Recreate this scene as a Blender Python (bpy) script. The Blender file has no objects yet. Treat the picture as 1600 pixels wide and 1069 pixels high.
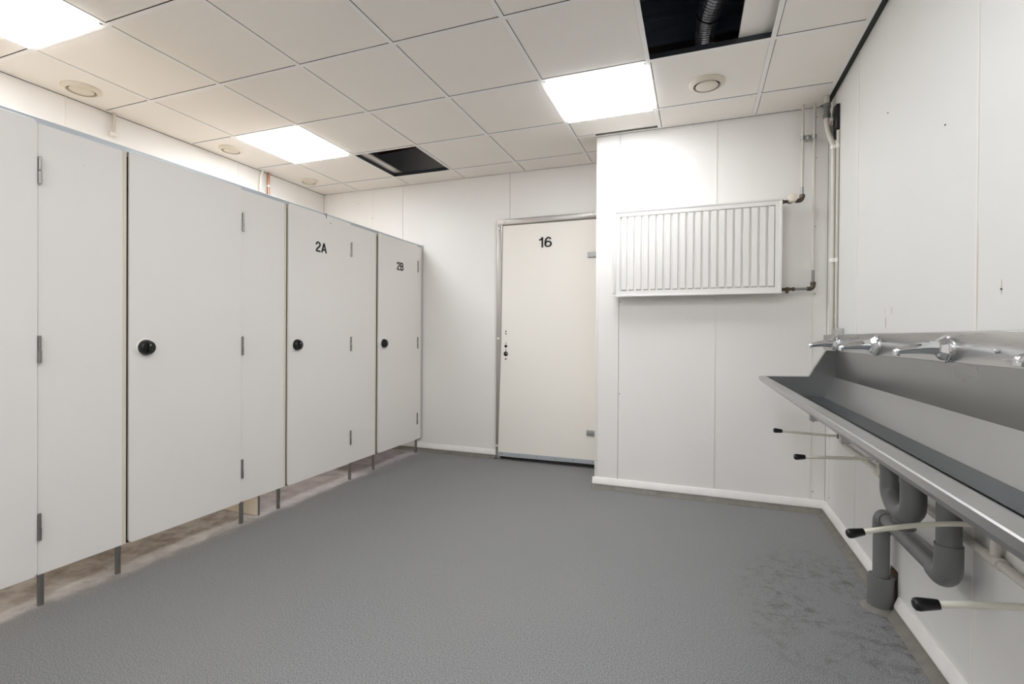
import bpy, bmesh, math, random
from mathutils import Vector, Matrix
random.seed(7)
SC = bpy.context.scene
COL = SC.collection

# ------------------------------------------------------------------ camera, world, exposure
HF = 1.1121                      # lens height above the floor
F_PX, YAW, CY, ROLL, PITCH = 773.2167, 0.3589, 530.9644, 0.0068, -0.0062
_F0 = Vector((-math.sin(YAW), math.cos(YAW), 0)); _R0 = Vector((math.cos(YAW), math.sin(YAW), 0)); _U0 = Vector((0, 0, 1))
_F = _F0*math.cos(PITCH)+_U0*math.sin(PITCH); _U = -_F0*math.sin(PITCH)+_U0*math.cos(PITCH)
_R = _R0*math.cos(ROLL)+_U*math.sin(ROLL); _U = -_R0*math.sin(ROLL)+_U*math.cos(ROLL)
cam = bpy.data.objects.new('camera', bpy.data.cameras.new('camera'))
COL.objects.link(cam)
cam.matrix_world = Matrix(((_R.x, _U.x, -_F.x, 0), (_R.y, _U.y, -_F.y, 0), (_R.z, _U.z, -_F.z, HF), (0, 0, 0, 1)))
cam.data.sensor_width = 36; cam.data.lens = F_PX/1600*36
cam.data.shift_y = -(534.5-CY)/1600
cam.data.clip_start = 0.02
SC.camera = cam

world = bpy.data.worlds.new('world'); SC.world = world
world.use_nodes = True
world.node_tree.nodes['Background'].inputs[0].default_value = (0.9, 0.95, 1, 1)
world.node_tree.nodes['Background'].inputs[1].default_value = 0.05
SC.view_settings.view_transform = 'Standard'
SC.view_settings.look = 'None'
SC.view_settings.gamma = 1
SC.cycles.max_bounces = 12; SC.cycles.diffuse_bounces = 8; SC.cycles.glossy_bounces = 4
SC.cycles.caustics_reflective = False; SC.cycles.caustics_refractive = False
SC.view_settings.use_curve_mapping = False
SC.view_settings.exposure = 0.0
PANEL_STRENGTH = 18.4

# ------------------------------------------------------------------ materials
def new_mat(name):
    m = bpy.data.materials.new(name); m.use_nodes = True
    return m, m.node_tree, m.node_tree.nodes['Principled BSDF']

def lin(r, g, b):
    f = lambda c: (c/255/12.92) if c/255 <= .04045 else ((c/255+.055)/1.055)**2.4
    return (f(r), f(g), f(b), 1)

def mat(name, rgb, rough=.5, metal=0, var=.06, scale=3, bump=0, bscale=60, spec=.5, stretch=None, coat=0):
    """procedural material: base colour with soft noise variation and optional fine relief"""
    m, t, b = new_mat(name); N = t.nodes; L = t.links
    c = lin(*rgb)
    tc = N.new('ShaderNodeTexCoord')
    src = tc.outputs['Object']
    if stretch:
        mp = N.new('ShaderNodeMapping'); mp.inputs['Scale'].default_value = stretch
        L.new(src, mp.inputs[0]); src = mp.outputs[0]
    nz = N.new('ShaderNodeTexNoise'); nz.inputs['Scale'].default_value = scale; nz.inputs['Detail'].default_value = 4
    L.new(src, nz.inputs['Vector'])
    mx = N.new('ShaderNodeMix'); mx.data_type = 'RGBA'
    lo = tuple(max(0, x*(1-var)) for x in c[:3])+(1,); hi = tuple(min(1, x*(1+var)) for x in c[:3])+(1,)
    mx.inputs['A'].default_value = lo; mx.inputs['B'].default_value = hi
    L.new(nz.outputs['Fac'], mx.inputs['Factor'])
    L.new(mx.outputs['Result'], b.inputs['Base Color'])
    b.inputs['Roughness'].default_value = rough; b.inputs['Metallic'].default_value = metal
    b.inputs['Specular IOR Level'].default_value = spec
    b.inputs['Coat Weight'].default_value = coat
    if bump:
        n2 = N.new('ShaderNodeTexNoise'); n2.inputs['Scale'].default_value = bscale; n2.inputs['Detail'].default_value = 3
        L.new(src, n2.inputs['Vector'])
        bp = N.new('ShaderNodeBump'); bp.inputs['Strength'].default_value = bump; bp.inputs['Distance'].default_value = .002
        L.new(n2.outputs['Fac'], bp.inputs['Height']); L.new(bp.outputs[0], b.inputs['Normal'])
    return m

def metal(name, rgb, rough, var=.1, stretch=(1, 1, 1), scale=8, rvar=.12):
    m, t, b = new_mat(name); N = t.nodes; L = t.links
    c = lin(*rgb)
    tc = N.new('ShaderNodeTexCoord'); mp = N.new('ShaderNodeMapping'); mp.inputs['Scale'].default_value = stretch
    L.new(tc.outputs['Object'], mp.inputs[0])
    nz = N.new('ShaderNodeTexNoise'); nz.inputs['Scale'].default_value = scale; nz.inputs['Detail'].default_value = 6
    L.new(mp.outputs[0], nz.inputs['Vector'])
    mx = N.new('ShaderNodeMix'); mx.data_type = 'RGBA'
    mx.inputs['A'].default_value = tuple(x*(1-var) for x in c[:3])+(1,); mx.inputs['B'].default_value = tuple(min(1, x*(1+var)) for x in c[:3])+(1,)
    L.new(nz.outputs['Fac'], mx.inputs['Factor']); L.new(mx.outputs['Result'], b.inputs['Base Color'])
    mr = N.new('ShaderNodeMapRange'); mr.inputs['To Min'].default_value = max(.02, rough-rvar/2); mr.inputs['To Max'].default_value = rough+rvar/2
    L.new(nz.outputs['Fac'], mr.inputs['Value']); L.new(mr.outputs[0], b.inputs['Roughness'])
    b.inputs['Metallic'].default_value = 1
    return m

M = {}
M['wall'] = mat('wall_cream', (240, 237, 233), .45, var=.03, scale=1.2, bump=.05, bscale=25)
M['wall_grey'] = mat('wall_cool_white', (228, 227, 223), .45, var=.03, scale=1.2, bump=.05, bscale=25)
M['wall_back'] = mat('wall_backing', (150, 142, 130), .7)
M['joint'] = mat('joint_strip_white', (238, 235, 228), .4, var=.03)
M['tile'] = mat('ceiling_tile', (246, 241, 234), .9, var=.03, scale=2, bump=.12, bscale=220, spec=.2)
M['grid'] = mat('grid_white', (246, 243, 239), .5, var=.02)
M['grid_dark'] = mat('grid_black', (30, 31, 34), .5)
M['base'] = mat('baseboard_white', (240, 237, 233), .45, var=.08, scale=14)
M['panel'] = mat('cubicle_laminate', (239, 235, 231), .42, var=.015, scale=1.5)
M['panel_edge'] = mat('cubicle_edge_cream', (226, 216, 196), .5, var=.04)
M['partition'] = mat('partition_cream', (232, 221, 203), .55, var=.06)
M['rail'] = mat('rail_aluminium', (188, 194, 199), .38, .35, var=.03)
M['matte'] = mat('matte_black', (14, 13, 13), .6)
M['black'] = mat('black_plastic', (16, 16, 17), .28, var=.1)
M['ink'] = mat('black_lettering', (28, 27, 27), .6, var=.05)
M['leg'] = metal('leg_steel', (148, 148, 146), .35, .12, (1, 1, 12), 20)
M['hinge'] = metal('hinge_steel', (158, 155, 152), .32, .1)
M['steel'] = metal('brushed_stainless', (200, 199, 197), .28, .05, (1, .04, 1), 60, .05)
M['steel_dark'] = metal('worn_stainless', (186, 186, 185), .32, .06, (1, .35, 1), 9, .04)
M['steel_end'] = metal('trough_end_steel', (128, 129, 131), .32, .08, (1, 1, 1), 7, .04)  # same steel; dark reflections put into the colour of the end plates
M['steel_bottom'] = metal('trough_bottom_dark', (112, 117, 122), .34, .22, (1, .5, 1), 11, .14)  # darker, mottled steel for the bottom plate
M['steel_back'] = metal('trough_back_steel', (160, 160, 158), .28, .06, (1, .6, 1), 5, .04)  # same steel; its darker reflections put into the base colour
M['chrome'] = metal('chrome', (215, 217, 220), .07, .02, rvar=.04)
M['frame'] = metal('frame_steel', (176, 172, 166), .3, .08, (1, 1, .1), 20)
M['door'] = mat('door_cream', (242, 237, 228), .42, var=.02, scale=1.5)
M['galv'] = metal('galvanised', (178, 178, 176), .4, .2, scale=40)
M['galv_dark'] = mat('grid_web_dark', (70, 75, 82), .4, .4)
M['rad'] = mat('radiator_white', (234, 232, 228), .3, var=.01)
M['white'] = mat('white_plastic', (236, 233, 224), .4, var=.02)
M['cream'] = mat('cream_plastic', (226, 217, 200), .4, var=.03)
M['valve'] = metal('bronzed_brass', (92, 84, 74), .38, .25, scale=40)
M['pipe'] = mat('painted_pipe', (208, 203, 193), .35, var=.05, scale=9)
M['pipe_metal'] = metal('bare_pipe', (150, 150, 148), .3, .15, scale=30)
M['copper'] = metal('copper', (196, 140, 115), .35, .2, scale=20)
M['pvc'] = mat('grey_pvc', (112, 113, 112), .38, var=.05, scale=6)
M['rod'] = mat('white_rod', (232, 228, 214), .35, var=.05, scale=20)
M['deck'] = mat('void_deck', (150, 160, 178), .45, var=.2)
M['duct'] = metal('duct_foil', (225, 226, 230), .38, .15, scale=30)
M['brown'] = mat('bare_board', (88, 70, 48), .9, var=.4, scale=60)
M['screw'] = mat('screw_dark', (60, 54, 48), .5)
M['screw_light'] = mat('screw_cap', (236, 236, 233), .4)
M['label_white'] = mat('label_white', (225, 222, 215), .6)
M['label_red'] = mat('label_red', (190, 70, 50), .6)

def stain(m, spots, rgb):
    t = m.node_tree; N = t.nodes; L = t.links; b = N['Principled BSDF']
    src = b.inputs['Base Color'].links[0].from_socket
    tc = N.new('ShaderNodeTexCoord'); sp = N.new('ShaderNodeSeparateXYZ'); L.new(tc.outputs['Object'], sp.inputs[0])
    def win(v, c, h):
        a = N.new('ShaderNodeMath'); a.operation = 'SUBTRACT'; a.inputs[1].default_value = c; L.new(v, a.inputs[0])
        d = N.new('ShaderNodeMath'); d.operation = 'ABSOLUTE'; L.new(a.outputs[0], d.inputs[0])
        r = N.new('ShaderNodeMapRange'); r.interpolation_type = 'SMOOTHSTEP'
        for k, x in (('From Min', h*.5), ('From Max', h), ('To Min', 1), ('To Max', 0)): r.inputs[k].default_value = x
        L.new(d.outputs[0], r.inputs['Value']); return r.outputs[0]
    for y, z, hy, hz, f in spots:
        q = N.new('ShaderNodeMath'); q.operation = 'MULTIPLY'; L.new(win(sp.outputs[1], y, hy), q.inputs[0]); L.new(win(sp.outputs[2], z, hz), q.inputs[1])
        q2 = N.new('ShaderNodeMath'); q2.operation = 'MULTIPLY'; L.new(q.outputs[0], q2.inputs[0]); q2.inputs[1].default_value = f
        mx = N.new('ShaderNodeMix'); mx.data_type = 'RGBA'; L.new(q2.outputs[0], mx.inputs['Factor']); L.new(src, mx.inputs['A']); mx.inputs['B'].default_value = lin(*rgb)
        src = mx.outputs['Result']
    L.new(src, b.inputs['Base Color'])
stain(M['wall_grey'], [(2.60, 1.185, .007, .030, .7), (2.53, 1.235, .006, .020, .5), (2.61, 1.235, .004, .016, .4), (1.845, 1.30, .006, .18, .45), (1.72, 1.255, .004, .025, .6), (2.06, .42, .01, .03, .3)], (176, 140, 96))

def emit_mat():
    m, t, b = new_mat('led_diffuser')
    b.inputs['Base Color'].default_value = (.9, .9, .9, 1)
    b.inputs['Emission Color'].default_value = (.925, .955, 1.0, 1)
    b.inputs['Emission Strength'].default_value = PANEL_STRENGTH
    return m
M['led'] = emit_mat()

def floor_mat():
    m, t, b = new_mat('floor_vinyl'); N = t.nodes; L = t.links
    tc = N.new('ShaderNodeTexCoord'); P = tc.outputs['Object']
    def noise(scale, detail=4, rough=.55, vec=P, dist=0):
        n = N.new('ShaderNodeTexNoise'); n.inputs['Scale'].default_value = scale; n.inputs['Detail'].default_value = detail
        n.inputs['Roughness'].default_value = rough; n.inputs['Distortion'].default_value = dist
        L.new(vec, n.inputs['Vector']); return n.outputs['Fac']
    def mathn(op, a, b_=None, c_=None, clamp=False):
        n = N.new('ShaderNodeMath'); n.operation = op; n.use_clamp = clamp
        for i, v in enumerate((a, b_, c_)):
            if v is None: continue
            if isinstance(v, (int, float)): n.inputs[i].default_value = v
            else: L.new(v, n.inputs[i])
        return n.outputs[0]
    def rng(v, a, b_, smooth=True):
        n = N.new('ShaderNodeMapRange'); n.interpolation_type = 'SMOOTHSTEP' if smooth else 'LINEAR'
        n.inputs['From Min'].default_value = a; n.inputs['From Max'].default_value = b_
        L.new(v, n.inputs['Value']); return n.outputs[0]
    def mix(f, A, B):
        n = N.new('ShaderNodeMix'); n.data_type = 'RGBA'
        if isinstance(f, (int, float)): n.inputs['Factor'].default_value = f
        else: L.new(f, n.inputs['Factor'])
        for k, v in (('A', A), ('B', B)):
            if isinstance(v, tuple): n.inputs[k].default_value = v
            else: L.new(v, n.inputs[k])
        return n.outputs['Result']
    sx = N.new('ShaderNodeSeparateXYZ'); L.new(P, sx.inputs[0]); X, Y = sx.outputs[0], sx.outputs[1]
    speck = noise(230, 4, .8); broad = noise(1.3, 5); mid = noise(9, 5)
    grey = mix(rng(speck, .3, .7), lin(68, 68, 69), lin(160, 160, 161))
    grey = mix(mathn('MULTIPLY', rng(broad, .35, .75), .35), grey, lin(134, 132, 129))
    # scuffs and brownish dirt by the wash trough
    dx = mathn('SUBTRACT', X, .55); dy = mathn('SUBTRACT', Y, 2.35)
    r2 = mathn('ADD', mathn('MULTIPLY', dx, dx), mathn('MULTIPLY', mathn('MULTIPLY', dy, dy), .35))
    near = mathn('MULTIPLY', mathn('SUBTRACT', 1, rng(r2, .01, .20)), rng(noise(3.1, 4, .6), .30, .55))
    dirt = mathn('MULTIPLY', near, rng(noise(20, 8, .8, dist=.4), .45, .70))
    grey = mix(mathn('MULTIPLY', dirt, .9), grey, lin(52, 46, 40))
    scr = rng(noise(45, 3, .7, dist=1.2), .70, .78)
    grey = mix(mathn('MULTIPLY', scr, .18), grey, lin(58, 54, 50))
    # bare screed under the cubicles: sandy to the left of the boarded partition, lilac-grey beyond it
    sand = mix(rng(mid, .35, .7), lin(176, 170, 164), lin(134, 125, 117))
    sand = mix(mathn('MULTIPLY', rng(noise(26, 6, .7), .55, .7), .6), sand, lin(100, 88, 78))
    lilac = mix(rng(mid, .3, .7), lin(166, 160, 162), lin(142, 136, 138))
    bare = mix(rng(Y, 2.25, 2.33), sand, lilac)
    edge = mathn('ADD', X, mathn('MULTIPLY', mathn('SUBTRACT', noise(7, 10, .78), .5), .30))
    rim = mathn('SUBTRACT', 1, rng(mathn('ABSOLUTE', mathn('ADD', edge, 2.55)), .01, .07))
    mask = mathn('SUBTRACT', 1, rng(edge, -2.55, -2.43))
    col = mix(mask, grey, bare)
    col = mix(mathn('MULTIPLY', rim, .4), col, lin(176, 173, 170))
    L.new(col, b.inputs['Base Color'])
    ro = mix(mask, (.52, .52, .52, 1), (.8, .8, .8, 1)); L.new(ro, b.inputs['Roughness'])
    b.inputs['Specular IOR Level'].default_value = .35
    h = mathn('ADD', mathn('MULTIPLY', noise(260, 3, .6, dist=1), .6), mathn('MULTIPLY', mathn('MULTIPLY', noise(22, 6, .7), 5), mask))
    bp = N.new('ShaderNodeBump'); bp.inputs['Strength'].default_value = .45; bp.inputs['Distance'].default_value = .002
    L.new(h, bp.inputs['Height']); L.new(bp.outputs[0], b.inputs['Normal'])
    return m
M['floor'] = floor_mat()
M['cove'] = mat('floor_cove_worn', (118, 113, 106), .6, var=.35, scale=18, bump=.4, bscale=90)

# ------------------------------------------------------------------ mesh helpers
class MB:
    def __init__(s): s.v = []; s.f = []
    def raw(s, vs, fs):
        k = len(s.v); s.v += [tuple(p) for p in vs]; s.f += [tuple(i+k for i in f) for f in fs]; return s
    def box(s, x0, x1, y0, y1, z0, z1):
        return s.raw([(x0, y0, z0), (x1, y0, z0), (x1, y1, z0), (x0, y1, z0), (x0, y0, z1), (x1, y0, z1), (x1, y1, z1), (x0, y1, z1)],
                     [(0, 3, 2, 1), (4, 5, 6, 7), (0, 1, 5, 4), (1, 2, 6, 5), (2, 3, 7, 6), (3, 0, 4, 7)])
    def prism(s, poly, axis, a, b):
        """polygon extruded along axis; poly in the two other axes (xy: z, xz: y, yz: x)"""
        n = len(poly)
        def pt(p, t): return {'x': (t, p[0], p[1]), 'y': (p[0], t, p[1]), 'z': (p[0], p[1], t)}[axis]
        vs = [pt(p, a) for p in poly]+[pt(p, b) for p in poly]
        fs = [tuple(range(n)), tuple(range(2*n-1, n-1, -1))]+[(i, i+n, (i+1) % n+n, (i+1) % n) for i in range(n)]
        return s.raw(vs, fs)
    def sheet(s, line, axis, a, b, th):
        """bent sheet: polyline offset by a thickness (th>0: to the left of travel), extruded"""
        n = len(line); off = []
        for i in range(n):
            d0 = Vector(line[i])-Vector(line[i-1]) if i else None
            d1 = Vector(line[i+1])-Vector(line[i]) if i < n-1 else None
            ns = [Vector((-d.y, d.x)).normalized() for d in (d0, d1) if d is not None]
            m_ = sum(ns, Vector((0, 0))).normalized(); k = 1/max(.35, m_.dot(ns[0]))
            off.append(tuple(Vector(line[i])+m_*th*k))
        return s.prism(list(line)+off[::-1], axis, a, b) if False else s._strip(line, off, axis, a, b)
    def _strip(s, l0, l1, axis, a, b):
        def pt(p, t): return {'x': (t, p[0], p[1]), 'y': (p[0], t, p[1]), 'z': (p[0], p[1], t)}[axis]
        n = len(l0); vs = []
        for p, q in zip(l0, l1): vs += [pt(p, a), pt(p, b), pt(q, b), pt(q, a)]
        fs = [(0, 1, 2, 3), (4*n-1, 4*n-2, 4*n-3, 4*n-4)]
        for i in range(n-1):
            k = 4*i
            for j in range(4): fs.append((k+j, k+4+j, k+4+(j+1) % 4, k+(j+1) % 4))
        return s.raw(vs, fs)
    def tube(s, path, r, n=14, caps=True):
        P = [Vector(p) for p in path]; R = r if isinstance(r, (list, tuple)) else [r]*len(P)
        T = []
        for i in range(len(P)):
            a = P[max(0, i-1)]; b = P[min(len(P)-1, i+1)]
            T.append((b-a).normalized())
        up = Vector((0, 0, 1)) if abs(T[0].z) < .9 else Vector((1, 0, 0))
        u = T[0].cross(up).normalized(); k = len(s.v); vs = []
        for i, p in enumerate(P):
            u = (u-T[i]*u.dot(T[i])).normalized(); w = T[i].cross(u)
            for j in range(n):
                a = 2*math.pi*j/n; vs.append(p+(u*math.cos(a)+w*math.sin(a))*R[i])
        fs = [(i*n+j, i*n+(j+1) % n, (i+1)*n+(j+1) % n, (i+1)*n+j) for i in range(len(P)-1) for j in range(n)]
        if caps: fs += [tuple(range(n-1, -1, -1)), tuple((len(P)-1)*n+j for j in range(n))]
        return s.raw(vs, fs)
    def lathe(s, o, d, prof, n=24, ph=0):
        """profile of (distance along d, radius) around axis d from o"""
        o = Vector(o); d = Vector(d).normalized()
        up = Vector((0, 0, 1)) if abs(d.z) < .9 else Vector((1, 0, 0))
        u = d.cross(up).normalized(); w = d.cross(u); vs = []
        for t, r in prof:
            for j in range(n):
                a = 2*math.pi*j/n+ph; vs.append(o+d*t+(u*math.cos(a)+w*math.sin(a))*max(r, 1e-5))
        fs = [(i*n+j, i*n+(j+1) % n, (i+1)*n+(j+1) % n, (i+1)*n+j) for i in range(len(prof)-1) for j in range(n)]
        fs += [tuple(range(n-1, -1, -1)), tuple((len(prof)-1)*n+j for j in range(n))]
        return s.raw(vs, fs)
    def text(s, body, cap, o, xd, yd, ext=.0012, xs=1.15, wt=.135):
        """sans-serif lettering built from bent strokes: cap height, centre o, x and y directions"""
        G = {'1': (.40, [[(.29, 0), (.29, 1)], [(.03, .74), (.17, .78), (.25, .86), (.29, .97)]]),
             '6': (.60, [[(.30+.235*math.cos(a), .315+.25*math.sin(a)) for a in [2*math.pi*k/20 for k in range(21)]],
                         [(.067, .30), (.066, .48), (.09, .68), (.16, .84), (.30, .935), (.42, .90), (.51, .78)]]),
             '2': (.60, [[(.07, .66), (.09, .80), (.18, .91), (.31, .935), (.44, .89), (.51, .78), (.50, .66), (.42, .53), (.24, .36), (.12, .22), (.075, .065)], [(.01, .065), (.57, .065)]]),
             'A': (.68, [[(.065, 0), (.34, .97)], [(.615, 0), (.34, .97)], [(.16, .30), (.52, .30)]]),
             'B': (.64, [[(.09, 0), (.09, 1)], [(.06, .935), (.36, .935), (.47, .88), (.51, .75), (.47, .62), (.36, .54), (.09, .54)],
                         [(.36, .54), (.50, .49), (.555, .32), (.50, .13), (.36, .065), (.06, .065)]])}
        xd, yd, o = Vector(xd), Vector(yd), Vector(o); zd = xd.cross(yd)
        W = sum(G[c][0] for c in body)+.06*(len(body)-1); x = -W/2
        for c in body:
            for line in G[c][1]:
                n = len(line); l0 = []; l1 = []
                for i in range(n):
                    ns = []
                    if i: d = Vector(line[i])-Vector(line[i-1]); ns.append(Vector((-d.y, d.x)).normalized())
                    if i < n-1: d = Vector(line[i+1])-Vector(line[i]); ns.append(Vector((-d.y, d.x)).normalized())
                    m_ = sum(ns, Vector((0, 0))).normalized()*(wt/2/max(.5, (sum(ns, Vector((0, 0))).normalized()).dot(ns[0])))
                    l0.append(Vector(line[i])+m_); l1.append(Vector(line[i])-m_)
                T = MB()._strip([tuple(p) for p in l0], [tuple(p) for p in l1], 'z', 0, 1)
                s.raw([o+xd*((x+p[0])*cap*xs)+yd*((p[1]-.5)*cap)+zd*(p[2]*ext) for p in T.v], T.f)
            x += G[c][0]+.06
        return s
    def build(s, name, m, parent=None, smooth=False, bevel=0, seg=2, label=None):
        me = bpy.data.meshes.new(name)
        base = Vector((0, 0, 0))
        q = parent
        while q is not None: base += q.location; q = q.parent
        me.from_pydata([tuple(Vector(p)-base) for p in s.v], [], s.f); me.validate()
        bm = bmesh.new(); bm.from_mesh(me)
        bmesh.ops.recalc_face_normals(bm, faces=bm.faces)
        if bevel:
            es = [e for e in bm.edges if len(e.link_faces) == 2 and e.calc_face_angle(0) > .5]
            bmesh.ops.bevel(bm, geom=es, offset=bevel, segments=seg, profile=.6, affect='EDGES', clamp_overlap=True)
        bm.to_mesh(me); bm.free()
        if smooth or bevel:
            me.polygons.foreach_set('use_smooth', [True]*len(me.polygons))
            try: me.set_sharp_from_angle(angle=math.radians(35))
            except Exception: pass
        me.materials.append(M[m] if isinstance(m, str) else m)
        o = bpy.data.objects.new(name, me); COL.objects.link(o); o.parent = parent
        if label: o['label'] = label
        return o

def arc(c, a, b, ra, steps=8):
    """quarter bend from c+a*ra to c+b*ra around corner: a, b unit vectors out of the corner point c"""
    c, a, b = Vector(c), Vector(a).normalized(), Vector(b).normalized(); out = []
    o = c+(a+b)*ra
    for i in range(steps+1):
        t = math.pi/2*i/steps
        out.append(o-b*ra*math.cos(t)-a*ra*math.sin(t))
    return out

def thing(name, label, cat, loc=(0, 0, 0), group=None):
    o = bpy.data.objects.new(name, None); COL.objects.link(o); o.location = loc; o.empty_display_size = .05
    o['label'] = label; o['category'] = cat
    if group: o['group'] = group
    return o
def tag(o, label, cat, group=None):
    o['label'] = label; o['category'] = cat
    if group: o['group'] = group
    return o
def struct(o, label=None, cat=None):
    o['kind'] = 'structure'
    if label: o['label'] = label
    if cat: o['category'] = cat
    return o

# ------------------------------------------------------------------ room dimensions
XL, XR = -3.70, 0.769          # left wall behind the cubicles, right wall
YB, YP, YN = 4.193, 3.654, -2.4  # door wall, radiator wall, wall behind the camera
XP = -0.708                    # corner of the radiator wall
H = 2.592; TOP = 3.25
XC = -2.50                     # cubicle fronts

# ------------------------------------------------------------------ floor and walls
fl = struct(MB().box(XL-.1, XR+.1, YN-.1, YB+.1, -.08, 0).build('floor', 'floor'), 'dark grey speckled vinyl floor, worn to bare screed under the cubicles', 'floor')

def panel_wall(name, label, axis, at, sign, edges, strips, z0=0.0, notch=None, back=(0, 0), m='wall'):
    """backing wall with separate sheet panels between the listed edges; face at 'at', facing sign"""
    T, G = .012, .0015
    a0, a1 = edges[0]-back[0], edges[-1]+back[1]
    b0, b1 = sorted((at-sign*T, at-sign*(T+.09)))
    bk = MB()
    if axis == 'x': bk.box(b0, b1, a0, a1, -.08, TOP)
    else: bk.box(a0, a1, b0, b1, -.08, TOP)
    w = struct(bk.build(name, 'wall_back'), label, 'wall')
    for e0, e1 in zip(edges, edges[1:]):
        p0, p1 = sorted((at, at-sign*T))
        poly = [(e0+G, z0), (e1-G, z0), (e1-G, TOP-.3), (e0+G, TOP-.3)]
        if notch and e0 < notch[0] < e1:
            poly = [(e0+G, z0), (notch[0], z0), (notch[0], notch[3]), (notch[1]-.012, notch[2]), (notch[1], notch[2]-.03), (notch[1], z0), (e1-G, z0), (e1-G, TOP-.3), (e0+G, TOP-.3)]
        if axis == 'x': MB().prism(poly, 'x', p0, p1).build('wall_panel', m, w)
        else: MB().prism(poly, 'y', p0, p1).build('wall_panel', m, w)
    for sx, wd in strips:
        p0, p1 = sorted((at-sign*.001, at+sign*.0025))
        if axis == 'x': MB().box(p0, p1, sx-wd/2, sx+wd/2, .05, TOP-.3).build('joint_strip', 'joint', w, bevel=.0008)
        else: MB().box(sx-wd/2, sx+wd/2, p0, p1, .05, TOP-.3).build('joint_strip', 'joint', w, bevel=.0008)
    return w

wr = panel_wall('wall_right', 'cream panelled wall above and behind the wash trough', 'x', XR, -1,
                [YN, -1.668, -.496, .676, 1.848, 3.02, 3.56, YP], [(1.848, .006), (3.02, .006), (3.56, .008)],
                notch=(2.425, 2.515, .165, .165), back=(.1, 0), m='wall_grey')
MB().box(XR+.004, XR+.0118, 2.427, 2.513, 0, .15).build('exposed_board', 'brown', wr, label='bare brown board in the hole behind the drain pipe')
wp = panel_wall('wall_radiator', 'cream projecting wall carrying the radiator', 'y', YP, -1,
                [XP, -.540, .110, .686, XR], [(.110, .010), (.686, .008)], back=(0, .1))
MB().box(XP, XP+.012, YP+.012, YB, 0, TOP-.3).build('return_panel', 'wall', wp)
MB().box(XP-.0015, XP+.018, YP-.0015, YP+.018, .06, H-.004).build('corner_trim', 'joint', wp, bevel=.001)
MB().box(XP+.012, XR, YP+.1, YB, -.08, TOP).build('wall_core', 'wall_back', wp)
wb = panel_wall('wall_back', 'cream end wall around the numbered door', 'y', YB, -1,
                [XL, -3.082, -2.73, -1.601, XP+.012], [(-3.082, .005)], back=(.1, .3))
wl = panel_wall('wall_left', 'cream wall above the cubicles', 'x', XL, 1,
                [YN, -1.8, -.58, .66, 1.915, 3.15, YB], [(1.915, .005), (3.15, .005)], back=(.1, 0))
wf = panel_wall('wall_front', 'cream wall at the near end of the room', 'y', YN, 1,
                [XL, -2.5, -1.3, -.1, XR], [], back=(0, 0))
def wall_screw(w, p, d, m='screw', r=.0035):
    MB().lathe(p, d, [(-.001, r), (.0012, r), (.002, r*.6)], 8).build('screw', m, w)
for x, z in ((-.531, 2.185), (-.531, 1.37), (.70, 2.53), (.70, 2.27), (.70, 1.83), (.70, 1.40), (.70, .93), (.70, .58), (.70, .13), (-.531, .7), (-.695, 1.96), (-.695, .2)):
    wall_screw(wp, (x, YP, z), (0, -1, 0))
for x, z in ((-3.60, 2.53), (-3.26, 2.46), (-3.09, 2.30), (-3.3, 2.28)):
    wall_screw(wb, (x, YB, z), (0, -1, 0))
for y, z in ((3.545, .13), (2.06, 1.83), (1.72, 1.25), (2.6, 2.1), (3.555, .5)):
    wall_screw(wr, (XR, y, z), (-1, 0, 0))

# baseboards: white strip above a coved, worn edge of the floor covering
def baseboard(name, label, axis, at, sign, a, b):
    s = sign
    prof = [(at, .078), (at+s*.006, .078), (at+s*.020, .040), (at+s*.020, .030), (at, .030)]
    cove = [(at, .034), (at+s*.019, .034), (at+s*.022, .022), (at+s*.032, .010), (at+s*.052, .001), (at+s*.052, -.01), (at, -.01)]
    ax = 'y' if axis == 'x' else 'x'
    o = MB(); c = MB()
    o.prism(prof, ax, a, b); c.prism(cove, ax, a, b)
    bb = struct(o.build(name, 'base', bevel=.002), label, 'baseboard')
    c.build('floor_cove', 'cove', bb, smooth=True)
    return bb
baseboard('baseboard_right', 'white sealing strip along the foot of the trough wall', 'x', XR, -1, YN, 2.405)
baseboard('baseboard_right', 'short white sealing strip between the drain pipe and the corner', 'x', XR, -1, 2.53, YP)
baseboard('baseboard_radiator', 'white sealing strip along the foot of the radiator wall', 'y', YP, -1, XP-.015, XR)
baseboard('baseboard_back', 'white sealing strip beside the numbered door', 'y', YB, -1, XL, -1.716)
baseboard('baseboard_left', 'white sealing strip along the left wall behind the cubicles', 'x', XL, 1, YN, YB)

# ------------------------------------------------------------------ ceiling grid, tiles and the void above
GX = [-3.8635+.6*i for i in range(1, 8)]          # grid lines along y
GY = [1.5437+.6*j for j in range(-6, 5)]          # grid lines along x
XE = 0.741                                        # edge of the grid: an open black gap remains to the right wall
YE = YP-.006
g = MB(); gw = MB()
def bar_y(x, y0, y1):
    g.box(x-.012, x+.012, y0, y1, H, H+.0015); gw.box(x-.0012, x+.0012, y0, y1, H+.0015, H+.036)
def bar_x(y, x0, x1):
    g.box(x0, x1, y-.012, y+.012, H-.0003, H+.0012); gw.box(x0, x1, y-.0012, y+.0012, H+.0012, H+.034)
for x in GX: bar_y(x, YN, YB-.002 if x < XP-.02 else YE)
for y in GY:
    bar_x(y, XL, XE if y < YP else XP-.004)
bar_x(3.612, GX[4], XP-.004)
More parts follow.
